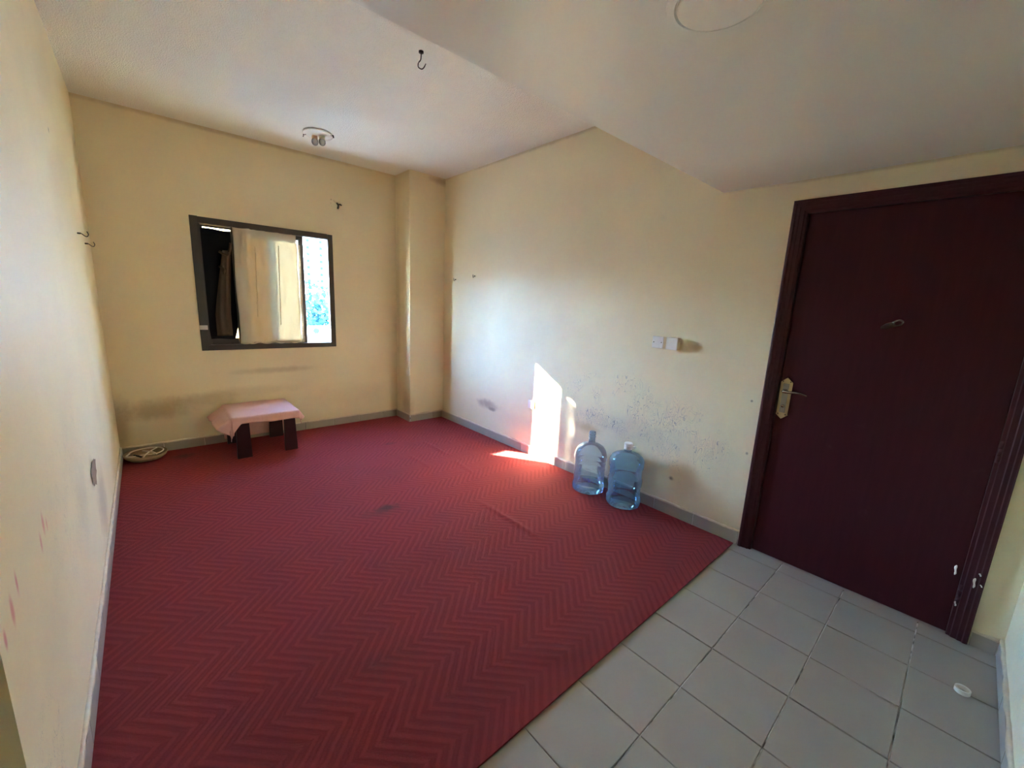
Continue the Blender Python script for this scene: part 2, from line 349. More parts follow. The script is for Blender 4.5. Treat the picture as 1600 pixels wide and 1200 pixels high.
DY0, DY1, DZ = -4.058, -4.947, 2.062              # door opening
bm = bmesh.new(); box(bm, W, W+0.15, DY0, 0.16, -0.009, H1); box(bm, W, W+0.15, YN-0.15, DY1, -0.009, H1)
box(bm, W, W+0.15, DY1, DY0, DZ, H1); box(bm, W+0.09, W+0.15, DY1, DY0, -0.009, DZ); wr = struct('wall_right', bm, M['wall_right'])
wn = struct('wall_front', bbox_bm(FX0, W, YN-0.15, YN, -0.009, H2), M['wall_plain'])
struct('wall_hall', bbox_bm(FX0-0.15, FX0, YN, -3.65, -0.009, H2), M['wall_plain'])
struct('wall_hall_side', bbox_bm(FX0, -0.15, -3.65, -3.5, -0.009, H2), M['wall_plain'])
bm = bmesh.new(); box(bm, CX, W, CY, 0, -0.009, H1)
e = [e for e in bm.edges if all(abs(v.co.x-CX) < 1e-6 and abs(v.co.y-CY) < 1e-6 for v in e.verts)]
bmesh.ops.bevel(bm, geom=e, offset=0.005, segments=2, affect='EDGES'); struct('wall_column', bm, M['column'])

# floor tiles, each a piece of the floor; the same two meshes over and over
TS, GAP = 0.3005, 0.0048
def slab_mesh(name, sx, sy, h, mat, bev=0.0012):
    bm = bbox_bm(0, sx, 0, sy, 0, h); 
    bmesh.ops.bevel(bm, geom=[e for e in bm.edges if all(v.co.z > h-1e-6 for v in e.verts)], offset=bev, segments=1, affect='EDGES')
    bmesh.ops.recalc_face_normals(bm, faces=bm.faces[:])
    me = bpy.data.meshes.new(name); bm.to_mesh(me); bm.free(); me.materials.append(mat); return me
def piece(name, me, parent, loc, rot=(0, 0, 0)):
    o = bpy.data.objects.new(name, me); COL.objects.link(o); o.parent = parent; o.location = loc; o.rotation_euler = rot; return o
cache = {}
xs = [1.1545 + TS*k for k in range(-5, 7)] + [W]
ys = [-3.9425 - TS*k for k in range(0, 4)] + [YN]
for i in range(len(xs)-1):
    for j in range(len(ys)-1):
        sx = round(xs[i+1]-xs[i]-GAP, 4); sy = round(ys[j]-ys[j+1]-GAP, 4)
        if sx < 0.02 or sy < 0.02: continue
        key = (sx, sy)
        if key not in cache: cache[key] = slab_mesh('tile', sx, sy, 0.012, M['tile'])
        piece('tile', cache[key], floor, (xs[i]+GAP/2+random.uniform(-.0006, .0006), ys[j+1]+GAP/2, -0.0135+random.uniform(0, .0012)),
              (random.uniform(-.002, .002), random.uniform(-.002, .002), random.uniform(-.002, .002)))
# hall end of the floor, out of sight
bx('tile_bed', M['tile'], floor, FX0, xs[0]-GAP, YN, -3.65, -0.009, -0.002)

bx('threshold', M['tile'], floor, W-0.003, W+0.088, DY1+.001, DY0-.001, -0.0085, -0.0006)
# skirting: a grouted strip with its tiles as pieces
SK_T = 0.011
def skirting(name, p0, p1, nrm, h, first=0.17, step=0.302):
    p0, p1 = Vector((*p0, 0)), Vector((*p1, 0)); d = (p1-p0); L = d.length; d.normalize(); n = Vector((*nrm, 0))
    ang = math.atan2(d.y, d.x)
    flip = (d.cross(Vector((0, 0, 1))) - n).length > 1e-3      # n on the other side
    bm = bmesh.new(); q = (0.006)
    v = [p0, p1, p1+n*q, p0+n*q]
    A = [bm.verts.new((a.x, a.y, -0.002)) for a in v]; B = [bm.verts.new((a.x, a.y, h)) for a in v]
    bm.faces.new(A); bm.faces.new(B)
    for i in range(4): bm.faces.new((A[i], A[(i+1) % 4], B[(i+1) % 4], B[i]))
    o = struct(name, bm, M['grout'])
    # uneven plaster bead on top
    bm = bmesh.new(); k = max(3, int(L/0.05)); pts = []
    for i in range(k+1):
        t = p0 + d*(L*i/k); pts.append((t.x+n.x*0.004, t.y+n.y*0.004, h+random.uniform(-.004, .004)))
    tube(bm, pts, [0.0085+random.uniform(-.0025, .0035) for _ in pts], 6); obj('plaster_bead', bm, M['plaster_edge'], o, True)
    s = 0.0; w = first
    while s < L-0.015:
        e_ = min(s+w, L); wd_ = round(e_-s-0.004, 4)
        if wd_ > 0.01:
            key = (name, wd_, h)
            if key not in cache:
                b2 = bbox_bm(0, wd_, -SK_T if not flip else 0, 0 if not flip else SK_T, 0, h-0.004)
                bmesh.ops.bevel(b2, geom=b2.edges[:], offset=0.0012, segments=1, affect='EDGES'); bmesh.ops.recalc_face_normals(b2, faces=b2.faces[:])
                me = bpy.data.meshes.new('skirting_tile'); b2.to_mesh(me); b2.free(); me.materials.append(M['skirt']); cache[key] = me
            t = p0 + d*(s+0.002) + n*0.001
            piece('skirting_tile', cache[key], o, (t.x, t.y, 0.0), (0, 0, ang))
        s = e_; w = step
    return o
skirting('baseboard_left', (0, -3.64), (0, -0.012), (1, 0), 0.100, 0.24)
skirting('baseboard_back', (0.012, 0), (CX-0.012, 0), (0, -1), 0.090, 0.28)
skirting('baseboard_column_side', (CX, -0.012), (CX, CY-SK_T), (-1, 0), 0.090, 0.335)
skirting('baseboard_column', (CX, CY), (W-0.012, CY), (0, -1), 0.090, 0.30)
skirting('baseboard_right', (W, CY-SK_T), (W, -3.985), (-1, 0), 0.088, 0.30)
skirting('baseboard_right_end', (W, -5.017), (W, YN+0.013), (-1, 0), 0.072, 0.3)
skirting('baseboard_front', (W, YN), (FX0, YN), (0, 1), 0.080, 0.42)

# chipped socket hole in the left wall
bm = bmesh.new(); cyy, czz = -1.945, 0.570; ring0, ring1 = [], []
for i in range(18):
    a = 2*PI*i/18; ry = 0.125*(1+random.uniform(-.25, .25)); rz = 0.062*(1+random.uniform(-.25, .25))
    ring0.append(bm.verts.new((0.0035, cyy+ry*math.cos(a), czz+rz*math.sin(a)*(1.25 if math.sin(a) < 0 else 0.8))))
    ring1.append(bm.verts.new((0.0015, cyy+ry*.72*math.cos(a), czz+rz*.72*math.sin(a))))
cv = bm.verts.new((0.001, cyy, czz))
for i in range(18):
    bm.faces.new((ring0[i], ring0[(i+1) % 18], ring1[(i+1) % 18], ring1[i])); bm.faces.new((ring1[i], ring1[(i+1) % 18], cv))
hp = obj('chipped_plaster', bm, M['hole'], wl); hp['label'] = 'ragged brown hole where plaster broke away'

# ------------------------------------------------------------------ window
win = bpy.data.objects.new('window_1', None); COL.objects.link(win); win['kind'] = 'structure'
FA = -0.012
bx('frame_jamb', M['alu'], win, 0.643, 0.703, FA, 0.012, 0.926, 2.132, 0.002, 1)
bx('frame_jamb', M['alu'], win, 1.812, 1.865, FA, 0.012, 0.926, 2.126, 0.002, 1)
bx('frame_head', M['alu'], win, 0.703, 1.812, FA, 0.012, 2.074, 2.129, 0.002, 1)
bx('frame_sill', M['alu'], win, 0.703, 1.812, FA, 0.012, 0.926, 0.976, 0.002, 1)
bx('inner_jamb', M['alu'], win, 0.703, 0.716, 0.0, 0.095, 0.976, 2.074)
bx('inner_jamb', M['alu'], win, 1.812, 1.83, 0.012, 0.03, 0.976, 2.074)
bx('inner_head', M['alu'], win, 0.716, 1.83, 0.012, 0.095, 2.07, 2.10)
bx('sill_track', M['alu'], win, 0.716, 1.83, 0.012, 0.095, 0.955, 0.976)
def sash(x0, x1, y0, y1, z0, z1, wl_, wr_, rail_t, rail_b, glass):
    s = bpy.data.objects.new('sash', None); COL.objects.link(s); s.parent = win
    bx('stile', M['alu'], s, x0, x0+wl_, y0, y1, z0, z1, 0.002, 1); bx('stile', M['alu'], s, x1-wr_, x1, y0, y1, z0, z1, 0.002, 1)
    bx('rail', M['alu'], s, x0+wl_, x1-wr_, y0, y1, z1-rail_t, z1, 0.002, 1); bx('rail', M['alu'], s, x0+wl_, x1-wr_, y0, y1, z0, z0+rail_b, 0.002, 1)
    ym = (y0+y1)/2
    bx('pane', glass, s, x0+wl_-.004, x1-wr_+.004, ym-.002, ym+.002, z0+rail_b-.004, z1-rail_t+.004)
sash(0.950, 1.575, 0.014, 0.058, 0.968, 2.076, 0.070, 0.048, 0.045, 0.055, M['glass'])
sash(0.717, 1.245, 0.060, 0.086, 0.968, 2.076, 0.022, 0.058, 0.020, 0.065, M['tinted_glass'])

# pale curtain pinned over the sliding sash
def curtain_pt(u, v):
    x = 0.956 + (1.502-0.956)*u + 0.008*(1-v)*(1-2*u)*0
    z = 0.985 + 1.090*v
    sag = -0.006 - 0.010*math.sin(PI*u)*math.sin(PI*v)
    y = sag + 0.010*noise.noise(Vector((u*7, v*3.0, 1.3))) + 0.005*noise.noise(Vector((u*16, v*7, 4.1)))
    z += 0.012*noise.noise(Vector((u*6, v*5, 9)))*(0.3+abs(2*v-1))
    if u < .02: x += 0.004*math.sin(v*9)
    x += u**6*(0.004 + 0.003*math.sin(v*23+1))
    return (x, min(y, 0.0)-0.004, z)
bm = bmesh.new(); grid(bm, curtain_pt, 40, 60)
cur = obj('curtain', bm, M['pale_cloth'], smooth=True)
cur.modifiers.new('thick', 'SOLIDIFY').thickness = 0.0012
tag(cur, 'pale cream cloth pinned over the sliding window sash, glowing in the sun', 'curtain')
hem = obj('hem', bm := (lambda b_: (tube(b_, [(0.956+0.546*i/24, -0.0125, 0.988+0.006*math.sin(i*1.1)) for i in range(25)], 0.006, 6), b_)[1])(bmesh.new()), M['pale_cloth'], cur, True)
for xx, z0, z1 in ((1.135, 1.25, 1.92), (1.335, 1.17, 1.95)):
    bm = bmesh.new(); k = 40
    tube(bm, [(xx+0.004*noise.noise(Vector((i*.45, xx*9, 0)))+0.0015*math.sin(i*2.3)-0.02*(i/k), -0.026-0.002*math.sin(i*1.7), z1+(z0-z1)*i/k) for i in range(k+1)],
         [0.003+0.004*abs(noise.noise(Vector((i*.6, xx*5, 2)))) for i in range(k+1)], 6)
    obj('pleat', bm, M['pale_cloth'], cur, True)
bm = bmesh.new(); grid(bm, lambda u, v: (1.496+0.046*u, 0.005-0.002*math.sin(u*3+v*20), 0.985+(1.005+0.008*math.sin(u*5))*v), 6, 60)
obj('lace_edge', bm, M['lace'], cur, True)['label'] = 'thin grey-brown lace edge'
# black cloth hung behind the left half
def black_pt(u, v):
    x = 0.717 + 0.240*u; z = 1.028 + 1.014*v
    if v < .12: x += 0.012*(1-v/.12)*(1-2*u)
    if u > .9: x -= 0.022*max(0, 1-v*7)
    return (x, 0.050 + 0.002*noise.noise(Vector((u*5, v*3, 2))), z + 0.004*math.sin(u*6))
bm = bmesh.new(); grid(bm, black_pt, 24, 40)
bc = obj('curtain', bm, M['black_cloth'], smooth=True); tag(bc, 'black cloth hung across the left end of the window, narrow bright gap above', 'curtain')
# brown speckled cloth hanging in front of the black one
def brown_pt(u, v):
    zt = 1.06 + 0.80*v
    xl = 0.775 + 0.135*max(0, v-0.25)**1.1; xr = 0.885 + 0.055*v if v > .3 else 0.885+0.0165
    w = xl + (xr-xl)*u
    return (w, 0.030 - 0.020*math.sin(PI*u)*(0.5+0.5*v) + 0.003*math.sin(u*14+v*3), zt)
bm = bmesh.new(); grid(bm, brown_pt, 24, 36)
bmesh.ops.translate(bm, verts=bm.verts[:], vec=(0, 0.0, 0))
br = obj('scarf', bm, M['brown_cloth'], smooth=True); br.modifiers.new('thick', 'SOLIDIFY').thickness = 0.002
tag(br, 'speckled brown cloth hanging in folds before the black curtain', 'cloth')
bm = bmesh.new(); tube(bm, smooth_path([(0.845, 0.012, 1.845), (0.87, 0.006, 1.83), (0.905, 0.004, 1.822), (0.925, 0.006, 1.85), (0.94, 0.009, 1.93)], 6), 0.012, 8)
obj('fold', bm, M['brown_cloth'], br, True)
bm = bmesh.new(); tube(bm, smooth_path([(0.838, 0.016, 1.70), (0.855, 0.006, 1.715), (0.872, 0.008, 1.69), (0.866, 0.012, 1.64)], 6), [0.010+0.004*math.sin(i) for i in range(19)], 8)
obj('fold', bm, M['brown_cloth'], br, True)
bm = bbox_bm(0.6425, 0.7035, -0.0145, -0.0122, 1.122, 1.163, 0.0008, 1)
tag(obj('tape', bm, M['tape']), 'short strip of grey tape on the window frame, lower left', 'tape')

# ------------------------------------------------------------------ door
door = bpy.data.objects.new('door_1', None); COL.objects.link(door); door['kind'] = 'structure'
lf = bx('leaf', M['door'], door, W+0.012, W+0.052, DY1+0.006, DY0-0.006, 0.004, DZ-0.006, 0.002, 1)
# casing: stepped moulding mitred round three sides
prof = [(0.0, 0.0), (0.0, -0.018), (0.006, -0.022), (0.016, -0.022), (0.020, -0.017), (0.034, -0.017), (0.038, -0.013), (0.056, -0.012), (0.060, -0.006), (0.071, -0.005), (0.073, 0.0), (0.073, 0.03)]
def casing_part(name, side):
    bm = bmesh.new()
    L, R, T = -3.987, -5.013, 2.122; A, B = [], []
    for o_, d in prof:
        x = W + d
        if side == 'l': A.append((x, L-o_, 0)); B.append((x, L-o_, T-o_))
        elif side == 'r': A.append((x, R+o_, 0)); B.append((x, R+o_, T-o_))
        else: A.append((x, L-o_, T-o_)); B.append((x, R+o_, T-o_))
    VA = [bm.verts.new(p) for p in A]; VB = [bm.verts.new(p) for p in B]; n = len(VA)
    for i in range(n-1): bm.faces.new((VA[i], VA[i+1], VB[i+1], VB[i]))
    bm.faces.new(VA); bm.faces.new(VB)
    bm.faces.new((VA[-1], VA[0], VB[0], VB[-1]))
    return obj(name, bm, M['casing'], door)
for s in 'lrt': casing_part('casing', s)
bm = bmesh.new()
pl = [(-4.098, 1.135), (-4.128, 1.108), (-4.1265, 0.918), (-4.130, 0.912), (-4.098, 0.886), (-4.066, 0.912), (-4.0695, 0.918), (-4.068, 1.108)]
prism(bm, pl, 0, W+0.005, W+0.0125)
fc = [f for f in bm.faces if abs(f.calc_center_median().x-(W+0.005)) < 1e-5]
r_ = bmesh.ops.inset_region(bm, faces=fc, thickness=0.010, depth=0.0025)
hp = obj('handle_plate', bm, M['brass'], door)
bx('plate_panel', M['pewter'], hp, W+0.0015, W+0.0035, -4.113, -4.083, 0.925, 1.100, 0.0008, 1)['label'] = 'dull pewter centre panel'
bm = bmesh.new(); tube(bm, [(W+0.006, -4.098, 1.058), (W-0.012, -4.098, 1.058)], 0.011, 16)
tube(bm, smooth_path([(W-0.012, -4.098, 1.058), (W-0.038, -4.098, 1.058), (W-0.046, -4.106, 1.058), (W-0.047, -4.13, 1.058), (W-0.045, -4.17, 1.062), (W-0.040, -4.215, 1.052)], 6),
     [0.009]*8+[0.0085]*8+[0.008]*8+[0.0065]*7, 12)
obj('lever', bm, M['steel'], hp, True)['label'] = 'dull silver lever'
bm = bmesh.new(); tube(bm, [(W+0.006, -4.098, 0.965), (W-0.003, -4.098, 0.965)], 0.009, 16); obj('thumb_turn', bm, M['steel'], hp, True)
for yy, zz in ((-4.079, 1.112), (-4.117, 1.112), (-4.079, 0.915), (-4.117, 0.915)):
    bm = bmesh.new(); tube(bm, [(W+0.006, yy, zz), (W+0.0035, yy, zz)], 0.0035, 10); obj('screw', bm, M['dark_steel'], hp)
for zz in (0.94, 0.225, 1.80):
    bm = bmesh.new()
    for k in range(3): tube(bm, [(W-0.004, -4.949, zz-0.05+k*0.034), (W-0.004, -4.949, zz-0.05+k*0.034+0.032)], 0.007, 10)
    obj('hinge', bm, M['casing'], door, True)
def drip(y, z, l, r=0.0045, xo=0.0, parent=None):
    bm = bmesh.new(); k = 6
    tube(bm, [(xo, y+0.002*math.sin(i), z-l*i/k) for i in range(k+1)], [r*0.4, r, r*0.9, r*0.7, r*0.7, r*0.8, r*0.3], 8)
    o = obj('paint_drip', bm, M['paint'], parent, True); o['label'] = 'white paint drip'
drip(-4.918, 0.355, 0.05, 0.005, W+0.011, lf)
drip(-4.945, 0.185, 0.025, 0.004, W-0.007, door)
drip(-4.982, 0.335, 0.05, 0.005, W-0.0165, door)
drip(-4.992, 0.365, 0.012, 0.004, W-0.0205, door)
drip(-5.004, 0.315, 0.012, 0.004, W-0.0205, door)
# clear plastic strap with ring stuck on the leaf
bm = bmesh.new(); x_ = W+0.009
dvec = Vector((0, -0.83, 0.36)).normalized(); pv = Vector((0, 0.36, 0.83)).normalized(); c0 = Vector((x_, -4.50, 1.472))
pts = [c0 + dvec*a + pv*b_ for a, b_ in ((-0.045, -0.008), (-0.02, -0.016), (0.012, -0.014), (0.012, 0.012), (-0.02, 0.014), (-0.045, 0.004))]
A = [bm.verts.new(p + Vector((0.0025, 0, 0))) for p in pts]; B = [bm.verts.new(p + Vector((-0.004, 0, 0))) for p in pts]
bm.faces.new(A); bm.faces.new(B)
for i in range(6): bm.faces.new((A[i], A[(i+1) % 6], B[(i+1) % 6], B[i]))
hk = obj('plastic_hook', bm, M['clear_plastic']); tag(hk, 'small clear plastic hook with a ring stuck on the dark red door', 'hook')
bm = bmesh.new(); tube(bm, [c0 + dvec*0.024 + Vector((-0.006, 0, 0)) + dvec*0.017*math.cos(a) + pv*0.013*math.sin(a) for a in [2*PI*i/20 for i in range(20)]], 0.004, 8, True)
obj('ring', bm, M['clear_plastic'], hk, True)

# ------------------------------------------------------------------ carpet
def carpet_pt(u, v):
    x = 0.013 + (W-0.025-0.013)*u; y = -3.962 + (3.962-0.014)*v
    z = 0.008
    for (ax, ay, bx_, by_, h) in ((2.04, -2.50, 2.056, -3.18, .011), (2.056, -1.35, 2.072, -1.72, .008), (2.37, -1.07, 2.374, -1.60, .008), (1.725, -1.64, 1.768, -1.90, .007), (2.345, -1.68, 2.31, -2.10, .006)):
        d = Vector((bx_-ax, by_-ay)); p = Vector((x-ax, y-ay)); L = d.length; t = max(0, min(1, p.dot(d)/L/L)); q = (p-d*t).length
        z += h*math.exp(-(q/0.020)**2)*math.sin(PI*min(1, max(0, t*1.0)))**.5
    return (x, y, z)
bm = bmesh.new(); NU, NV = 260, 150; V = grid(bm, carpet_pt, NU, NV)
# cut the column corner out of it
dl = [f for f in bm.faces if f.calc_center_median().x > CX-0.012-0.008 and f.calc_center_median().y > CY-0.012-0.008]
bmesh.ops.delete(bm, geom=dl, context='FACES')
bed = [e for e in bm.edges if e.is_boundary]
ex = bmesh.ops.extrude_edge_only(bm, edges=bed); nv = [g for g in ex['geom'] if isinstance(g, bmesh.types.BMVert)]
for v in nv: v.co.z = 0.0
cp = obj('carpet', bm, M['carpet'], smooth=False); auto_smooth(cp, 50)
tag(cp, 'deep red carpet with zigzag weave covering most of the room', 'carpet')

# ------------------------------------------------------------------ low table and its cloth
CZ = 0.0088
tb = thing('low_table', 'dark mahogany low table with wide slab legs by the back wall', 'table', (1.02, -0.33, CZ))
TX0, TX1, TY0, TY1, TZ = 0.775, 1.272, -0.600, -0.060, 0.392
bx('tabletop', M['table'], tb, TX0-.012, TX1+.012, TY0-.008, TY1+.008, TZ-0.035, TZ, 0.003, 1)
def leg(x0, x1, y, lean, ):
    bm = bmesh.new(); t = 0.034
    v = []
    for z, w in ((CZ, 0.0), (TZ-0.035, 0.008)):
        for xx, yy in ((x0+w, y-t/2), (x1-w, y-t/2), (x1-w, y+t/2), (x0+w, y+t/2)): v.append(bm.verts.new((xx + (lean if z < .1 else 0), yy, z)))
    for f in ((0, 1, 2, 3), (4, 5, 6, 7), (0, 1, 5, 4), (1, 2, 6, 5), (2, 3, 7, 6), (3, 0, 4, 7)): bm.faces.new([v[i] for i in f])
    bevel(bm, 0.002, 1); obj('leg', bm, M['table'], tb)
leg(0.778, 0.892, -0.578, 0.0); leg(1.160, 1.268, -0.578, 0.004)
leg(0.765, 0.875, -0.085, 0.0); leg(1.135, 1.262, -0.085, -0.004)
# draped cloth: a height field wrapped over the table edge
def drape(px, py):
    """cloth point: (px,py) on the flat sheet -> position over the table"""
    cx0, cx1, cy0, cy1 = TX0-.016, TX1+.016, TY0-.012, TY1+.010
    ox = px-max(cx0, min(cx1, px)); oy = py-max(cy0, min(cy1, py))
    x = px-ox; y = py-oy; z = TZ+0.004+0.003*noise.noise(Vector((px*9, py*9, 0)))
    d = math.hypot(ox, oy)
    if d > 1e-6:
        r = 0.009; nx, ny = ox/d, oy/d
        corner = min(1.0, 2.2*min(abs(nx), abs(ny)))
        fl = (0.70 if nx < 0 else 0.42)*abs(nx)*(1-corner) + 0.10
        if ny > 0: fl *= 0.15
        e_ = max(0.0, d-r*PI/2)
        if d < r*PI/2: a = d/r; out = r*math.sin(a); drop = r*(1-math.cos(a))
        else: out = r + e_*fl; drop = r + e_*math.sqrt(1-fl*fl)
        wob = 0.014*noise.noise(Vector((px*13, py*13, 3)))*min(1, d/0.06)
        x += nx*out + (wob if abs(nx) > .5 else wob*.3); y += ny*out*(1 if ny < 0 else .3) + (wob*.6 if ny < 0 else 0); z -= drop
        if ny > 0: y = min(y, -0.020)
    return (x, y, max(z, 0.05))
hx0 = lambda v: TX0-0.13-0.02*v
hx1 = lambda v: TX1+0.085-0.055*v
def sheet(u, v):
    # front edge short, back edge long; front-left corner hangs lowest
    px = (TX0-0.155-0.03*v)*(1-u) + (TX1+0.085-0.045*v)*u
    front = TY0-0.080 + 0.018*math.sin(u*7)*0.4 - 0.095*max(0, min(1, (0.27-u)/0.10)) - 0.03*max(0, (u-0.85)/0.15)
    back = TY1+0.37
    py = front*(1-v)+back*v
    px += 0.030*(1-v)*(u > .97) - 0.02*v*(u < .03)
    return drape(px, py)
bm = bmesh.new(); grid(bm, sheet, 64, 72)
tc = obj('table_cloth', bm, M['pink_cloth'], smooth=True); md = tc.modifiers.new('thick', 'SOLIDIFY'); md.thickness = 0.004; md.offset = 1
tag(tc, 'pale pink terry towel draped over the low dark table', 'cloth')

# ------------------------------------------------------------------ bowl with cables in the corner
bw = thing('shallow_bowl', 'shallow beige bowl on the carpet in the left back corner', 'bowl', (0.165, -0.165, CZ))
bm = bmesh.new(); pr = [(0.001, 0.004), (0.07, 0.004), (0.105, 0.018), (0.132, 0.040), (0.143, 0.058)]
pr2 = [(0.148, 0.058), (0.138, 0.036), (0.110, 0.012), (0.074, 0.0), (0.001, 0.0)]
lathe(bm, pr+pr2, 40, (0.165, -0.165, CZ)); obj('bowl_body', bm, M['bowl'], bw, True)
bm = bmesh.new(); tube(bm, [(0.165+0.1455*math.cos(2*PI*i/40), -0.165+0.1455*math.sin(2*PI*i/40), CZ+0.060) for i in range(40)], 0.0045, 8, True); obj('rim', bm, M['bowl'], bw, True)
cb = thing('cable', 'cream cable looped and crossed inside the beige bowl', 'cable', (0.165, -0.165, CZ+.03))
def cpath(pts): return smooth_path([(0.165+a, -0.165+b_, CZ+c) for a, b_, c in pts], 7)
bm = bmesh.new(); tube(bm, cpath([(-.118, -.02, .062), (-.09, .075, .064), (0, .115, .066), (.09, .085, .066), (.118, 0, .064), (.07, -.06, .058), (-.01, -.03, .052), (-.08, -.05, .056), (-.125, -.05, .066), (-.105, .01, .066)]), 0.0055, 8)
obj('cord', bm, M['cord'], cb, True)
bm = bmesh.new(); tube(bm, cpath([(-.02, -.105, .048), (.0, -.05, .060), (.03, .02, .062), (.075, .085, .066)]), 0.0055, 8); obj('cord', bm, M['cord'], cb, True)
bm = bmesh.new(); tube(bm, cpath([(-.02, .06, .062), (.03, .0, .066), (.055, -.05, .066), (.07, -.085, .060)]), 0.0055, 8); obj('cord', bm, M['cord'], cb, True)
bm = bmesh.new(); tube(bm, cpath([(-.075, -.02, .058), (-.05, -.06, .060), (-.03, -.09, .056)]), 0.008, 8); obj('plug', bm, M['black'], cb, True)['label'] = 'black plug end'

# ------------------------------------------------------------------ water bottles
def bottle(cx, cy, R, body, base, prof, label, cat='bottle'):
    t = thing('water_bottle', label, cat, (cx, cy, CZ), 'water cooler bottles by the right wall')
    bm = bmesh.new(); lathe(bm, prof, 64, (0, 0, 0)); o = obj('body', bm, body, t, True, loc=(0, 0, 0)); auto_smooth(o, 50)
    bm = bmesh.new(); lathe(bm, [(0.001, 0.016), (R*.62, 0.012), (R*.82, 0.002), (R*.92, 0.001), (R*.985, 0.010), (R, 0.022), (R, 0.050 if base is M['bottle_base'] else 0.058), (R*.97, 0.062)], 64)
    obj('base', bm, base, t, True, loc=(0, 0, 0))['label'] = 'deeper blue base'
    return t
def rib(r0, r1, za, zb):    # a rounded band standing out
    h = zb-za; return [(r0, za), (r1*.5+r0*.5, za+h*.10), (r1, za+h*.25), (r1, za+h*.75), (r1*.5+r0*.5, za+h*.90), (r0, zb)]
R1 = 0.130; lo = R1*.955
p1 = [(R1*.97, 0.064), (lo, 0.075), (lo, 0.165)] + rib(lo*.985, lo*1.01, 0.170, 0.205) + rib(lo*.985, lo*1.01, 0.212, 0.250) + \
     [(lo, 0.258), (R1*.99, 0.264), (R1*1.01, 0.272), (R1*1.01, 0.300), (R1*.985, 0.312), (R1*.96, 0.325), (R1*.90, 0.348), (R1*.76, 0.372), (R1*.55, 0.390), (R1*.33, 0.400), (0.031, 0.405), (0.0275, 0.412)]
b1 = bottle(2.900, -2.868, R1, M['bottle_pale'], M['bottle_base'], p1, 'paler blue water bottle with a bare ribbed neck, beside the sunlit strip')
bm = bmesh.new(); lathe(bm, [(0.0275, 0.410), (0.0265, 0.425), (0.0265, 0.448), (0.029, 0.452), (0.029, 0.458), (0.0265, 0.462), (0.0265, 0.470), (0.029, 0.474), (0.029, 0.480), (0.0265, 0.484), (0.0265, 0.494), (0.024, 0.498), (0.012, 0.499)], 32)
auto_smooth(obj('neck', bm, M['bottle_blue'], b1, True, loc=(0, 0, 0)), 60)
R2 = 0.129; l2 = R2*.93
p2 = [(R2*.97, 0.062), (l2, 0.074), (l2, 0.150)] + rib(l2, R2*.995, 0.152, 0.222) + [(l2, 0.228), (l2, 0.290), (R2*.97, 0.300), (R2, 0.308), (R2, 0.326), (R2*.985, 0.331), (R2, 0.337), (R2, 0.352), (R2*.97, 0.366), (R2*.88, 0.384), (R2*.70, 0.401), (R2*.45, 0.413), (0.032, 0.419), (0.028, 0.424)]
b2 = bottle(2.922, -3.190, R2, M['bottle_blue'], M['bottle_blue'], p2, 'darker blue banded water bottle with a white cap, nearer the door')
bm = bmesh.new(); lathe(bm, [(0.028, 0.422), (0.027, 0.452), (0.026, 0.456)], 32); obj('neck', bm, M['bottle_blue'], b2, True, loc=(0, 0, 0))
bm = bmesh.new(); lathe(bm, [(0.0285, 0.440), (0.030, 0.442), (0.030, 0.470), (0.028, 0.472), (0.031, 0.474), (0.031, 0.486), (0.028, 0.490), (0.001, 0.4905)], 32)
box(bm, 0.012, 0.040, -0.040, -0.026, 0.446, 0.464)
auto_smooth(obj('cap', bm, M['white'], b2, True, loc=(0, 0, 0)), 40)['label'] = 'white cap with pull tab'

# ------------------------------------------------------------------ wall plates
def plate_bm(y, z, s=0.084, d=0.010): return bbox_bm(W-d, W-0.0005, y-s/2, y+s/2, z-s/2, z+s/2, 0.003, 2)
sw = obj('blank_plate', plate_bm(-3.257, 1.262, 0.085, 0.009), M['white']); tag(sw, 'blank square white wall plate, left one of the pair on the right wall', 'switch plate')
for dy in (-0.03, 0.03):
    bm = bmesh.new(); tube(bm, [(W-0.0085, -3.257+dy, 1.262), (W-0.0105, -3.257+dy, 1.262)], 0.004, 10); obj('screw', bm, M['steel'], sw)
s3 = thing('light_switch', 'white three-rocker light switch on a tan box near the door', 'switch', (W, -3.372, 1.265))
bx('switch_box', M['offwhite'], s3, W-0.040, W-0.0005, -3.424, -3.346, 1.223, 1.307, 0.004, 2)['label'] = 'tan mounting box'
fp = bx('face_plate', M['white'], s3, W-0.050, W-0.040, -3.427, -3.344, 1.222, 1.308, 0.003, 2)
for k in range(3):
    yy = -3.367-0.019*k
    bm = bbox_bm(W-0.057, W-0.050, yy-0.007, yy+0.007, 1.252, 1.284, 0.002, 1); obj('rocker', bm, M['white'], fp)
    bx('slot', M['black'], fp, W-0.0504, W-0.0498, yy-0.009, yy+0.009, 1.249, 1.287)
so = thing('wall_socket', 'white wall socket low down, just left of the sunlit strip', 'socket', (W, -1.993, 0.52))
f2 = bx('face_plate', M['white'], so, W-0.012, W-0.0005, -2.026, -1.944, 0.478, 0.562, 0.003, 2)
for yy, zz, a, c in ((-1.985, 0.538, .004, .008), (-1.999, 0.512, .008, .004), (-1.973, 0.512, .008, .004)):
    bx('pin_hole', M['black'], f2, W-0.0124, W-0.0115, yy-a/2, yy+a/2, zz-c/2, zz+c/2)
bx('rocker', M['white'], f2, W-0.016, W-0.012, -1.966, -1.956, 0.532, 0.550, 0.001, 1)

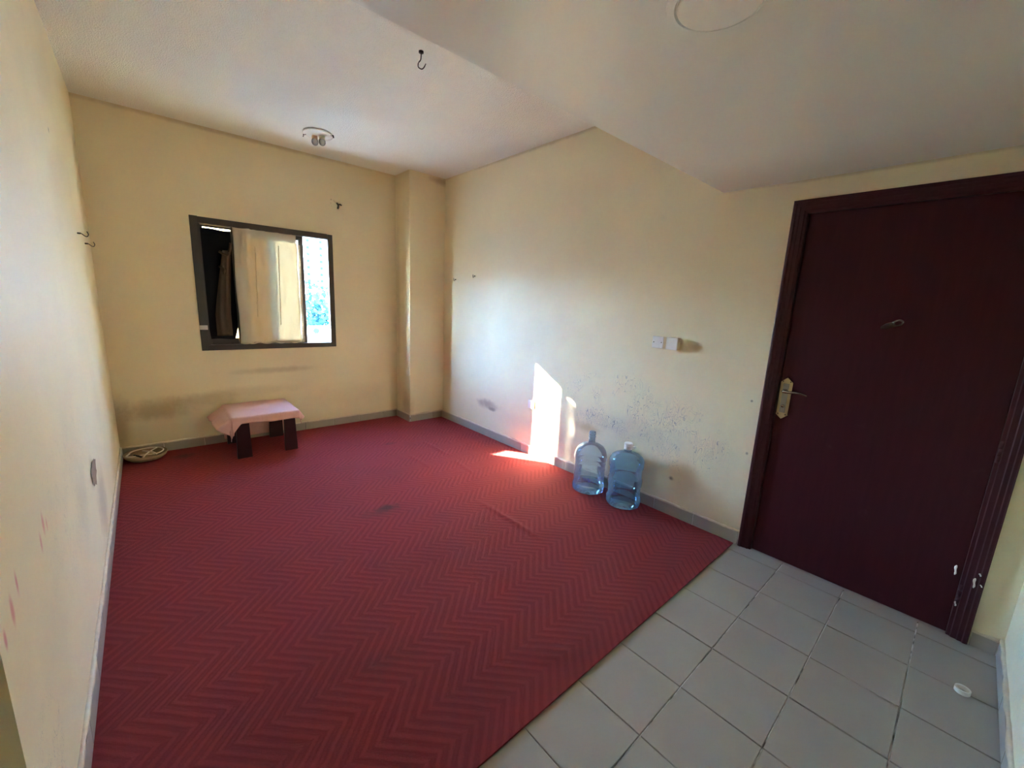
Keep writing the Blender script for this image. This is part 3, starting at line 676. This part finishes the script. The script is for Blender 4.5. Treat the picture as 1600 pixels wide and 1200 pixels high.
# ------------------------------------------------------------------ hooks
def hook(name, pts, r, label, group=None, plate=None):
    bm = bmesh.new(); tube(bm, smooth_path(pts, 6), r, 8); o = obj(name, bm, M['dark_steel'], smooth=True); tag(o, label, 'hook', group)
    if plate is not None:
        bm = bmesh.new(); tube(bm, plate[:2], plate[2], 10); obj('collar', bm, M['dark_steel'], o, True)
    return o
def wall_hook(x, y, z, s, L, label):   # screwed into a wall, standing out along s (+1/-1 in x), curling up
    hook('wall_hook', [(x, y, z), (x+s*L*.35, y, z), (x+s*L*.62, y, z-.012), (x+s*L*.85, y, z-.016), (x+s*L, y, z-.002), (x+s*L*.88, y, z+.016)], 0.0026,
         label, 'screw hooks on the side walls', ((x-s*.001, y, z), (x+s*.016, y, z), 0.005))
wall_hook(0, -0.93, 1.803, 1, 0.050, 'dark screw hook on the left wall, the nearer one of two')
wall_hook(0, -0.50, 1.772, 1, 0.050, 'dark screw hook on the left wall, the one closer to the window wall')
wall_hook(W, -0.605, 1.740, -1, 0.034, 'small dark screw hook on the right wall, right next to the corner column')
wall_hook(W, -0.985, 1.772, -1, 0.034, 'small dark screw hook on the right wall, second from the corner column')
q = lambda a, z: (1.604+a*0.74, -2.396-a*0.67, z)
hook('ceiling_hook', [q(0, H1), q(0, 2.868), q(-.003, 2.845), q(-.016, 2.828), q(-.016, 2.808), q(0.002, 2.798), q(.016, 2.806), q(.027, 2.826)], 0.0032,
     'dark iron hook hanging from the white sprayed ceiling', None, (q(0, H1), q(0, 2.880), 0.014))
cl = thing('cable_clip', 'small broken black cable clip on the back wall above the window', 'clip', (1.93, 0, 2.43))
bm = bmesh.new(); tube(bm, smooth_path([(1.925, -0.006, 2.465), (1.937, -0.012, 2.448), (1.945, -0.018, 2.44)], 5), 0.008, 8)
tube(bm, smooth_path([(1.937, -0.012, 2.448), (1.962, -0.016, 2.452), (1.972, -0.014, 2.444)], 4), 0.008, 8); obj('clip_body', bm, M['black'], cl, True)
bm = bmesh.new(); tube(bm, smooth_path([(1.944, -0.008, 2.435), (1.936, -0.012, 2.415), (1.934, -0.01, 2.405)], 4), 0.010, 8); obj('clip_arm', bm, M['black'], cl, True)
bm = bmesh.new(); tube(bm, smooth_path([(1.895, -0.003, 2.492), (1.903, -0.004, 2.474), (1.925, -0.006, 2.46)], 5), 0.0025, 6); obj('wire', bm, M['offwhite'], cl, True)

# ------------------------------------------------------------------ ceiling fittings
lx, ly = 1.568, -0.640
cf = thing('ceiling_light', 'broken ceiling light base with two bare bulbs, near the window wall', 'light', (lx, ly, H1))
bm = bmesh.new(); lathe(bm, [(0.118, 0.0), (0.124, -0.006), (0.126, -0.016), (0.119, -0.020), (0.113, -0.014), (0.085, -0.016), (0.05, -0.026), (0.001, -0.028)], 48, (lx, ly, H1)); auto_smooth(obj('base_plate', bm, M['white'], cf), 35)
for s in (-1, 1):
    d = Vector((0.743*s, -0.669*s)); 
    bm = bmesh.new(); tube(bm, [(lx+d.x*.110, ly+d.y*.110, H1-.012), (lx+d.x*.132, ly+d.y*.132, H1-.018), (lx+d.x*.134, ly+d.y*.134, H1-.034)], 0.0065, 8); obj('clip', bm, M['dark_steel'], cf, True)
    c0 = Vector((lx+d.x*.032, ly+d.y*.032, H1-.022))
    bm = bmesh.new(); lathe(bm, [(0.001, 0), (0.024, 0), (0.024, -.026), (0.020, -.030)], 20, c0); h_ = obj('lamp_holder', bm, M['offwhite'], cf, True)
    bm = bmesh.new(); lathe(bm, [(0.020, -.028), (0.027, -.038), (0.028, -.058), (0.022, -.072), (0.010, -.080), (0.001, -.081)], 24, c0); obj('bulb', bm, M['bulb'], cf, True)
px, py = 1.388, -4.240
cpl = thing('ceiling_cover', 'round white blank cover set in the lowered ceiling, painted over at its edge', 'cover', (px, py, H2))
bm = bmesh.new(); lathe(bm, [(0.124, 0.0), (0.122, -0.004), (0.104, -0.006), (0.100, 0.0)], 56, (px, py, H2)); auto_smooth(obj('rim', bm, M['soffit'], cpl), 30)
bm = bmesh.new(); lathe(bm, [(0.0965, 0.0), (0.0965, -0.007), (0.094, -0.009), (0.001, -0.010)], 56, (px, py, H2)); auto_smooth(obj('disc', bm, M['white'], cpl), 30)

# ------------------------------------------------------------------ tape roll on the tiles
bm = bmesh.new(); tr_ = (2.655, -5.005)
lathe(bm, [(0.018, 0.0), (0.024, 0.0), (0.024, 0.018), (0.018, 0.018), (0.018, 0.0)], 32, (tr_[0], tr_[1], 0.0)); 
rl = obj('tape_roll', bm, M['white']); auto_smooth(rl, 30); tag(rl, 'nearly empty white tape roll on the grey tiles', 'tape roll')

# ------------------------------------------------------------------ outside
g = struct('ground', bbox_bm(-150, 300, 3, 500, -9.3, -9.0), M['ground'])
hs = thing('low_building', 'low white flat-roofed building across from the window', 'building', (9, 28, -9))
bx('walls', M['tower'], hs, -4, 24, 21, 33, -9, -1.5); bx('roof_slab', M['roof'], hs, -4.2, 24.2, 20.8, 33.2, -1.5, -1.25)
bx('parapet', M['roof'], hs, -4.2, 24.2, 20.8, 21.1, -1.25, -1.05); bx('ledge', M['roof'], hs, 9.2, 24.2, 27.5, 27.8, -1.25, -0.75)
ac = thing('air_conditioner', 'white outdoor air conditioner unit on the low roof', 'air conditioner', (8.65, 24.1, -1.25))
bx('casing', M['white'], ac, 8.2, 9.05, 23.9, 24.25, -1.17, -0.50, 0.02, 2); 
bm = bmesh.new(); tube(bm, [(8.6, 23.91, -0.82), (8.6, 23.885, -0.82)], 0.2, 24); obj('fan_grille', bm, M['extglass'], ac)
for xx in (8.3, 8.9): bx('foot', M['white'], ac, xx, xx+.08, 23.9, 24.25, -1.248, -1.17)
bm = bmesh.new()
for x0, x1, y0, h in ((-150, -95, 70, 21), (-90, -52, 78, 14), (-48, -12, 66, 8), (-8, 12, 84, 7), (31, 70, 74, 22), (76, 120, 70, 26), (126, 180, 60, 30)):
    box(bm, x0, x1, y0, y0+18, -9, h)
    for k in range(int((h+6)/3.2)):
        for i in range(int((x1-x0)/4)): box(bm, x0+1.2+4*i, x0+2.9+4*i, y0-.12, y0+.1, -7+3.2*k, -5.4+3.2*k)
struct('unseen_sky_blockers', bm, M['tower'])  # unseen building rows, added to keep low sky light off the room walls
tw = thing('tower', 'tall pale apartment tower with rows of dark windows', 'building', (72, 232, -9))
bx('tower_body', M['tower'], tw, 54, 92, 222, 242, -9, 78)
wm = slab_mesh('window', 1.0, 0.3, 1.0, M['extglass'], 0.02)
for cx_ in (60.5, 63.9, 70.0, 76.5, 80):
    for k in range(17):
        o = piece('window', wm, tw, (cx_-72-0.8, 221.8-232, 2.0+3.2*k+9-4)); o.scale = (1.5, 1, 1.5)
for cx_ in (58, 66.3, 73.5, 83):
    bx('rib', M['tower'], tw, cx_, cx_+0.5, 221.3, 222, -9, 78)
def tree(x, y, z0, h, r, label):
    t = thing('tree', label, 'tree', (x, y, z0), 'trees outside the window')
    bm = bmesh.new(); tube(bm, [(0, 0, 0), (0.1, 0, h*.4), (0, .1, h*.75)], [0.25, 0.18, 0.08], 8); obj('trunk', bm, M['bark'], t, True, loc=(0, 0, 0))
    bm = bmesh.new(); rnd = random.Random(int(x*10))
    for i in range(900):
        d = Vector((rnd.gauss(0, 1), rnd.gauss(0, 1), rnd.gauss(0, 1))).normalized(); k = rnd.random()**.45
        c = Vector((d.x*r*k, d.y*r*k, h*.62+d.z*h*.38*k)); a = Vector((rnd.gauss(0, 1), rnd.gauss(0, 1), rnd.gauss(0, 1))).normalized()*r*.11; b_ = a.cross(d).normalized()*r*.07
        bm.faces.new([bm.verts.new(c+a), bm.verts.new(c+b_), bm.verts.new(c-a), bm.verts.new(c-b_)])
    me = bpy.data.meshes.new('crown'); bm.to_mesh(me); bm.free(); me.materials.append(M['leaf']); o = bpy.data.objects.new('crown', me); COL.objects.link(o); o.parent = t
tree(15.0, 46, -9, 12.2, 3.0, 'tall dark tree behind the low roof, seen through the window gap')
tree(21.5, 54, -9, 11.6, 3.2, 'broad tree right of the tallest tree, beyond the low roof')
